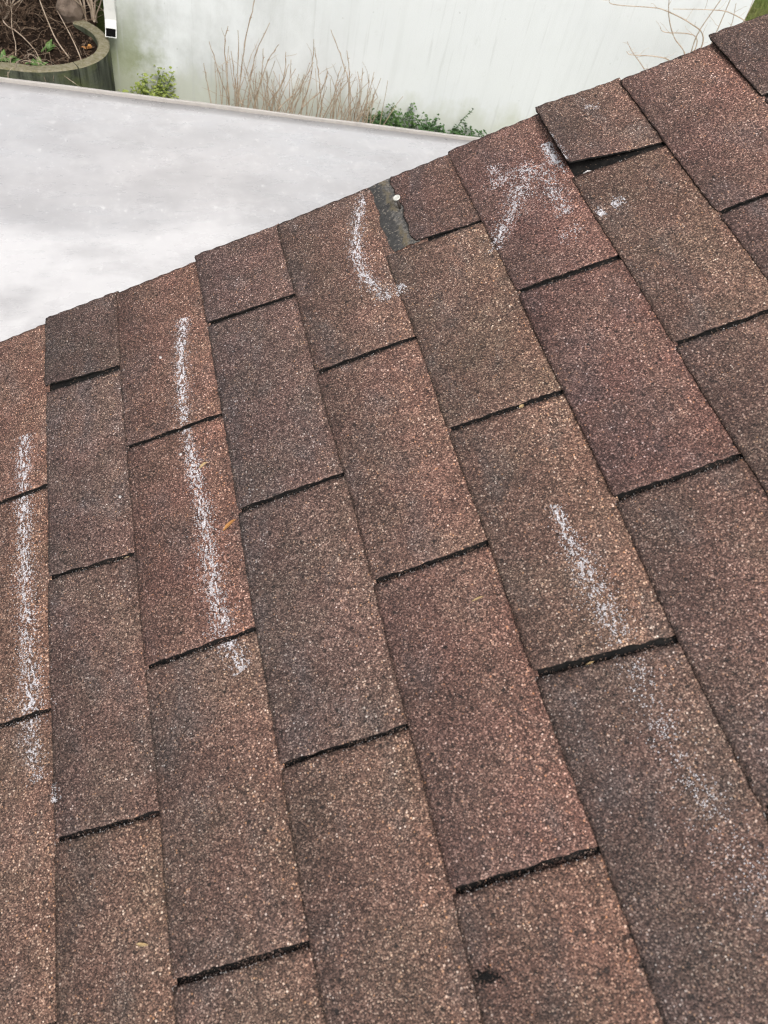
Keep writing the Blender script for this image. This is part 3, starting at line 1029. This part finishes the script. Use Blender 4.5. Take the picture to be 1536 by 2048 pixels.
def rim_seg(pts, name):
    n = len(pts)
    vs, fs = [], []
    for i, p in enumerate(pts):
        t = (pts[min(i + 1, n - 1)] - pts[max(i - 1, 0)]).normalized()
        nrm = Vector((t.y, -t.x, 0))                         # outwards
        w = .048
        j = .006 * mnoise.noise(p * 6)
        for a, z in ((w + .012, GZ), (w, RIM - .012), (w - .012, RIM), (-w + .01, RIM + j), (-w, RIM - .012), (-w, RIM - .25)):
            vs.append(Vector((p.x + nrm.x * a, p.y + nrm.y * a, z)) - PO)
    k = 6
    for i in range(n - 1):
        for q in range(k - 1): fs.append((i * k + q, (i + 1) * k + q, (i + 1) * k + q + 1, i * k + q + 1))
    fs.append(tuple(range(k))); fs.append(tuple(reversed(range((n - 1) * k, n * k))))
    return mesh_obj(name, vs, fs, M_CONC, planter)


cuts = [0, 16, 40, len(rimpath) - 1]
for a, b in zip(cuts, cuts[1:]):
    seg = rimpath[a:b + 1]
    d0, d1 = (seg[1] - seg[0]).normalized(), (seg[-1] - seg[-2]).normalized()
    seg = [seg[0] + d0 * .003] + seg[1:-1] + [seg[-1] - d1 * .003]
    rim_seg(seg, 'edging_panel')


def soil_z(x, y): return RIM - .075 + max(0, y - 6.5) * .10 + .05 * mnoise.noise(Vector((x * 2.3, y * 2.3, 1))) + .025 * mnoise.noise(Vector((x * 9, y * 9, 2)))


vs, fs = [], []
nxs, nys = 90, 80
for j in range(nys + 1):
    for i in range(nxs + 1):
        y = 5.98 + (11.5 - 5.98) * (j / nys) ** 1.5
        x = -3.7 + 3.8 * i / nxs
        # keep inside the rim: clamp to the curve
        if x > -1.2:
            cx, cy, r_ = -.42, 6.56, .48
            if y < cy and x > cx:
                dd = math.hypot(x - cx, y - cy)
                if dd > r_ - .03:
                    x, y = cx + (x - cx) / dd * (r_ - .03), cy + (y - cy) / dd * (r_ - .03)
            elif x > cx + r_ - .03: x = cx + r_ - .03
        y = max(y, 6.10)
        vs.append(Vector((x, y, soil_z(x, y))) - PO)
for j in range(nys):
    for i in range(nxs):
        a = j * (nxs + 1) + i
        fs.append((a, a + 1, a + nxs + 2, a + nxs + 1))
mesh_obj('soil', vs, fs, M_SOIL, planter, smooth=True)

# leaf litter
mb = MB()
for _ in range(6000):
    x, y = rng.uniform(-2.2, .02), 6.16 + 2.6 * rng.random() ** 1.4
    if x > -.42 and (x + .42) ** 2 + min(0, y - 6.56) ** 2 > .41 ** 2: continue
    an = rng.uniform(0, 6.28)
    d = Vector((math.cos(an), math.sin(an), rng.uniform(-.2, .5)))
    ln = rng.uniform(.012, .042)
    mb.leaf((x, y, soil_z(x, y) + .004), d, (rng.uniform(-.5, .5), rng.uniform(-.5, .5), 1), ln, ln * rng.uniform(.3, .7), .3)
o = mb.build('leaf_litter', M_DEAD)
tag(o, 'brown dead leaf litter covering the soil of the curved bed', 'leaf litter', kind='stuff')

# stone at the back of the bed
bm = bmesh.new(); bmesh.ops.create_icosphere(bm, subdivisions=3, radius=1)
for p in bm.verts:
    n_ = 1 + .28 * mnoise.noise(p.co * 1.3 + Vector((4, 2, 1))) + .08 * mnoise.noise(p.co * 5)
    p.co = Vector((p.co.x * .115 * n_, p.co.y * .10 * n_, p.co.z * .12 * n_))
me = bpy.data.meshes.new('stone'); bm.to_mesh(me); bm.free(); me.materials.append(M_STONE)
o = bpy.data.objects.new('stone', me); COL.objects.link(o); o.location = (-.17, 6.99, soil_z(-.17, 6.99) + .06)
tag(o, 'rounded brown stone lying at the back of the curved bed', 'stone')


# weeds and dead shrubs in the bed
def weed(x, y, n, ln, lab, mat=M_WEED):
    root = empty('weed', (x, y, soil_z(x, y)))
    tag(root, lab, 'weed', 'small green weeds in the bed')
    m = MB()
    for k in range(n):
        an = rng.uniform(0, 6.28)
        d = Vector((math.cos(an), math.sin(an), rng.uniform(.3, 1.1)))
        b = Vector((rng.gauss(0, .02), rng.gauss(0, .02), .005))
        m.leaf(b, d, (0, 0, 1), ln * rng.uniform(.6, 1.1), ln * rng.uniform(.3, .45), .2)
    m.build('leaves', mat, root)
    m = MB(); m.tube([(0, 0, -.01), (0, 0, .03), (.004, .003, .05)], .004, .002); m.build('stalk', mat, root)


weed(-.69, 6.30, 12, .11, 'green weed at the left border of the curved bed')
weed(-.39, 6.50, 9, .10, 'broad leaved green weed in the middle of the curved bed')
weed(-.47, 6.28, 14, .09, 'bushy green weed just behind the concrete edge')
m = MB()
for k in range(5):
    an = k * 1.4
    m.leaf((rng.uniform(-.03, .03), rng.uniform(-.03, .03), .008 * k), (math.cos(an), math.sin(an), .4), (0, 0, 1), .045, .03, .35)
o = m.build('fallen_leaf', M_ORANGE); o.location = (-.045, 6.56, soil_z(-.045, 6.56) + .01)
tag(o, 'orange fallen leaves inside the right curve of the bed', 'fallen leaf')


def wander(p, d, ln, n, bend, droop=0.0):
    p, d = Vector(p), Vector(d).normalized()
    out = [p.copy()]
    for _ in range(n):
        d = (d + Vector((rng.gauss(0, bend), rng.gauss(0, bend), rng.gauss(0, bend) - droop))).normalized()
        p = p + d * ln / n
        out.append(p.copy())
    return out


def dead_shrub(x, y, n, ln, lab, spread=.8, fine=60, dark=False, r=.0055, lean=(0, 0)):
    root = empty('dead_shrub', (x, y, soil_z(x, y)))
    tag(root, lab, 'dead shrub', 'leafless shrubs in the bed')
    tips = []
    for k in range(n):
        an = rng.uniform(0, 6.28)
        path = wander((rng.gauss(0, .03), rng.gauss(0, .03), -.02), (math.cos(an) * spread + lean[0], math.sin(an) * spread + lean[1], 1), ln * rng.uniform(.6, 1.15), 9, .16, .07)
        m = MB(); m.tube(path, r * rng.uniform(.7, 1.2), r * .35, 5)
        m.build('stem', M_TWIGD if (dark and rng.random() < .6) else M_TWIG, root)
        tips += path[1:]
    m = MB()
    for _ in range(fine):
        p = rng.choice(tips)
        m.tube(wander(p, (rng.gauss(0, 1), rng.gauss(0, 1), rng.gauss(.2, .6)), rng.uniform(.12, .38) * ln, 6, .3, .06), r * .34, r * .15, 3)
    o = m.build('twigs', M_TWIGD if dark else M_TWIG, root)
    o['kind'] = 'stuff'


dead_shrub(-.72, 6.95, 16, .95, 'tangled dark dead shrub at the far left of the bed', 1.0, 520, True, .006)
dead_shrub(-1.15, 7.5, 16, 1.2, 'dense brown dead shrub behind the leftmost tangle', .9, 520, True, .006)
dead_shrub(-.52, 7.65, 14, 1.1, 'dark dry shrub at the back of the bed', .9, 480, True, .006)
dead_shrub(-.62, 6.42, 7, .6, 'pale wiry dead plant leaning over the concrete edge', 1.3, 26, False, .0045, (.1, -.3))
dead_shrub(-.02, 6.98, 9, 1.0, 'pale tan bare shrub growing beside the downspout', .22, 14, False, .0085)
# a few long bent pale canes
for pts, lab in (([(-.20, 6.42, 0), (-.30, 6.52, .12), (-.36, 6.60, .28), (-.42, 6.72, .42), (-.56, 6.84, .50), (-.66, 6.9, .62)], 'long bent pale cane curving through the middle of the bed'),
                 ([(-.10, 6.30, 0), (-.13, 6.36, .10), (-.18, 6.45, .20), (-.26, 6.62, .30)], 'short forked brown cane by the right of the bed')):
    base = Vector((pts[0][0], pts[0][1], soil_z(pts[0][0], pts[0][1]) - .01))
    m = MB(); m.tube([Vector((p[0], p[1], p[2] + base.z)) - base for p in smooth_path(pts, 6)], .0052, .0024, 6)
    o = m.build('cane', M_TWIG); o.location = base
    tag(o, lab, 'cane', 'bare canes in the bed')

m = MB()
for _ in range(90):
    x, y = rng.uniform(-1.1, -.05), 6.2 + 1.2 * rng.random()
    if x > -.42 and (x + .42) ** 2 + min(0, y - 6.56) ** 2 > .38 ** 2: continue
    an = rng.uniform(0, 6.28)
    m.tube(wander((x, y, soil_z(x, y) + rng.uniform(.01, .12)), (math.cos(an), math.sin(an), rng.gauss(0, .35)), rng.uniform(.1, .35), 7, .17), rng.uniform(.0014, .003), .001, 4)
o = m.build('fallen_twigs', M_TWIGM)
tag(o, 'thin pale fallen twigs strewn over the soil of the bed', 'twigs', kind='stuff')

# ------------------------------------------------------------------ bare stems along the white wall
CL = {
    'a': [[(-.032, .236), (.004, .757), (.073, 1.133), (.10, 1.25)], [(.053, .247), (.097, .646), (.21, .947)], [(-.117, .283), (-.155, .736), (-.13, .901)],
          [(-.117, .245), (-.191, .444), (-.288, .744)], [(-.052, .311), (-.102, .691)], [(-.034, .352), (-.043, .913)], [(-.284, .319), (-.334, .589)],
          [(.117, .294), (.197, .641), (.296, .831)], [(.10, .25), (.16, .55), (.17, .80)]],
    'b': [[(.215, .228), (.334, .475), (.396, .668)], [(.31, .241), (.483, .495), (.601, .749)], [(.538, .27), (.594, .509), (.599, .863)],
          [(.716, .233), (.664, .575), (.605, .803)], [(.518, .287), (.688, .522), (.724, .711)], [(.26, .24), (.35, .55), (.36, .78)], [(.40, .25), (.50, .45), (.53, .62)]],
    'c': [[(.97, .245), (.931, .553), (.839, .762), (.728, .978)], [(.99, .247), (.935, .592), (.888, .814)], [(.83, .267), (.809, .537), (.841, .745)],
          [(1.109, .242), (1.122, .424), (1.11, .633)], [(1.13, .235), (1.166, .584)], [(.80, .25), (.86, .5), (.95, .68)], [(1.02, .25), (1.05, .45), (1.0, .66)]]}
INFO = {'a': (.0, 'tallest clump of bare tan stems against the white wall', 30), 'b': (.45, 'middle clump of slanting bare stems against the white wall', 38), 'c': (.98, 'right clump of bare stems beside the green ground cover', 38)}
for key, stems in CL.items():
    s0, lab, extra = INFO[key]
    root = empty('bare_shrub', wallp(s0, 0, .25))
    tag(root, lab, 'bare shrub', 'leafless shrubs along the white wall')
    RL = root.location
    ends = []
    for st in stems:
        off = .25 + rng.uniform(-.08, .1)
        b0 = st[0]
        pts = [(b0[0] * .75 + s0 * .25, -.02)] + [(p[0], p[1]) for p in st]
        W3 = [wallp(p[0], p[1], .25 + (off - .25) * min(1, p[1] / .4)) - RL for p in pts]
        path = [p + Vector((rng.gauss(0, .003), rng.gauss(0, .003), 0)) for p in smooth_path(W3, 6)]
        m = MB(); m.tube(path, .0058, .0026, 6, .5)
        for p in path[4::3]:
            if rng.random() < .5: m.leaf(p, (rng.gauss(0, 1), -.5, .8), (0, 0, 1), .022, .014, .3)
        m.build('stem', M_TWIG, root)
        ends += path[5:]
    for _ in range(extra):
        x = s0 + rng.uniform(-.26, .26)
        path = wander(wallp(x, .0, .25 + rng.uniform(-.1, .1)) - RL, (rng.gauss(.03, .22), -.02, 1), rng.uniform(.35, .72), 7, .06)
        m = MB(); m.tube(path, .0045, .002, 5, .3); m.build('stem', M_TWIG, root)
        ends += path[3:]
    m = MB()
    for _ in range(30):
        m.tube(wander(rng.choice(ends), (rng.gauss(0, .7), rng.gauss(0, .3), .7), rng.uniform(.06, .22), 4, .15), .0022, .001, 3)
    o = m.build('twigs', M_TWIG, root); o['kind'] = 'stuff'

# lime-green plant at the wall's left corner
root = empty('leafy_plant', wallp(-.76, 0, .16)); tag(root, 'bright lime green plant at the foot of the white wall', 'plant')
m, ms = MB(), MB()
for k in range(22):
    st = wander((rng.gauss(-.04, .055), rng.gauss(0, .04), 0), (rng.gauss(.12, .22), rng.gauss(0, .2), 1), rng.uniform(.20, .46), 6, .12)
    ms.tube(st, .004, .002, 4)
    for p in st[2:]:
        for _ in range(5):
            m.leaf(p + Vector((rng.gauss(0, .02), rng.gauss(0, .02), rng.gauss(0, .015))), (rng.gauss(0, 1), rng.gauss(0, 1) - .4, rng.gauss(.2, .4)), (0, -.3, 1), rng.uniform(.022, .045), rng.uniform(.016, .028), .2)
m.build('leaves', M_LIME, root); ms.build('stems', M_IVY, root)

# low dark-green plants along the foot of the wall
for s, w, hgt, n, lab in ((1.27, .10, .26, 300, 'dark green low plant next to the bare stems, leftmost of the row'), (1.47, .12, .33, 420, 'tallest tuft in the dark green row under the white wall'),
                          (1.72, .15, .28, 460, 'rounded dark green tuft in the middle of the row under the wall'), (1.98, .14, .22, 300, 'low dark green tuft right of the middle of the row'),
                          (2.23, .16, .21, 260, 'last dark green tuft of the row, by the shingle edge')):
    root = empty('low_plant', wallp(s, 0, .14)); tag(root, lab, 'plant', 'dark green plants along the wall foot')
    m, ms = MB(), MB()
    for k in range(n // 14):
        st = wander((rng.gauss(0, w * .5), rng.gauss(0, .05), 0), (rng.gauss(0, .3), rng.gauss(0, .2), 1), hgt * rng.uniform(.65, 1.12), 5, .14)
        ms.tube(st, .003, .0015, 3)
        for p in st[1:]:
            for _ in range(4):
                m.leaf(p + Vector((rng.gauss(0, .014), rng.gauss(0, .014), rng.gauss(0, .012))), (rng.gauss(0, 1), rng.gauss(0, 1) - .3, rng.gauss(.2, .4)), (0, -.3, 1), rng.uniform(.018, .038), rng.uniform(.014, .026), .2)
    if abs(s - 1.98) < .01:
        st = [Vector((.0, 0, .05)), Vector((.04, 0, .22)), Vector((.09, 0, .32)), Vector((.16, 0, .40))]
        ms.tube(st, .004, .002, 4)
        for p in smooth_path(st, 5)[6:]:
            m.leaf(p, (rng.gauss(0, 1), -.4, rng.gauss(.3, .4)), (0, 0, 1), .035, .024, .2)
    m.build('leaves', M_IVY if s != 1.47 else M_GREEN, root); ms.build('stems', M_IVY, root)

# bare branches in front of the wall at the right
root = empty('bare_bush', wallp(4.0, 0, .35)); tag(root, 'thin bare branches of a bush at the right end of the wall', 'bush')
RL = root.location
BR = [[(3.951, 1.371), (3.769, 1.468), (3.513, 1.531), (3.383, 1.537), (3.047, 1.516), (2.996, 1.562)], [(3.673, 1.201), (3.525, 1.234), (3.303, 1.219), (3.245, 1.24)],
      [(3.49, 1.094), (3.301, 1.241), (3.22, 1.316)], [(3.792, 1.262), (3.632, 1.386), (3.516, 1.525), (3.448, 1.664), (3.42, 1.8)], [(3.889, 1.363), (3.593, 1.366), (3.524, 1.407)],
      [(4.03, 1.439), (4.015, 1.729), (4.0, 1.95)], [(3.817, 1.439), (3.874, 1.696), (3.93, 1.9)], [(4.208, 1.563), (3.991, 1.658), (3.798, 1.659), (3.484, 1.622)],
      [(4.1, 1.3), (4.16, 1.6), (4.14, 1.85)], [(4.0, 1.35), (4.1, 1.5), (4.05, 1.7)]]
for b in BR:
    off = .35 + rng.uniform(-.12, .12)
    f = b[0]
    pts = [wallp(4.0, -.02, .35), wallp(4.0 + (f[0] - 4.0) * .35, .55, .35), wallp(4.0 + (f[0] - 4.0) * .75, f[1] * .82, (off + .35) / 2)] + [wallp(p[0], p[1], off) for p in b]
    path = smooth_path([p - RL for p in pts], 6)
    m = MB(); m.tube(path, .008, .0024, 5)
    for p in path[16::3]:
        if rng.random() < .6: m.tube(wander(p, (rng.gauss(0, 1), rng.gauss(0, .3), .5), rng.uniform(.04, .18), 4, .15), .0018, .001, 3)
    m.build('branch', M_TWIG, root)

# grass beyond the right end of the wall
m = MB()
for _ in range(9000):
    x, y = rng.uniform(6.5, 12.5), rng.uniform(6.8, 13.0)
    h = rng.uniform(.04, .13)
    an = rng.uniform(0, 3.14)
    d = Vector((math.cos(an), math.sin(an), 0)) * .006
    l_ = Vector((rng.gauss(0, .03), rng.gauss(0, .03), h))
    p = Vector((x, y, GZ - .01))
    m.add([p - d, p + d, p + l_ * .6 + d * .7, p + l_, p + l_ * .6 - d * .7], [(0, 1, 2, 4), (4, 2, 3)])
o = m.build('grass', M_GRASS)
tag(o, 'olive green grass beyond the right end of the white wall', 'grass', kind='stuff')
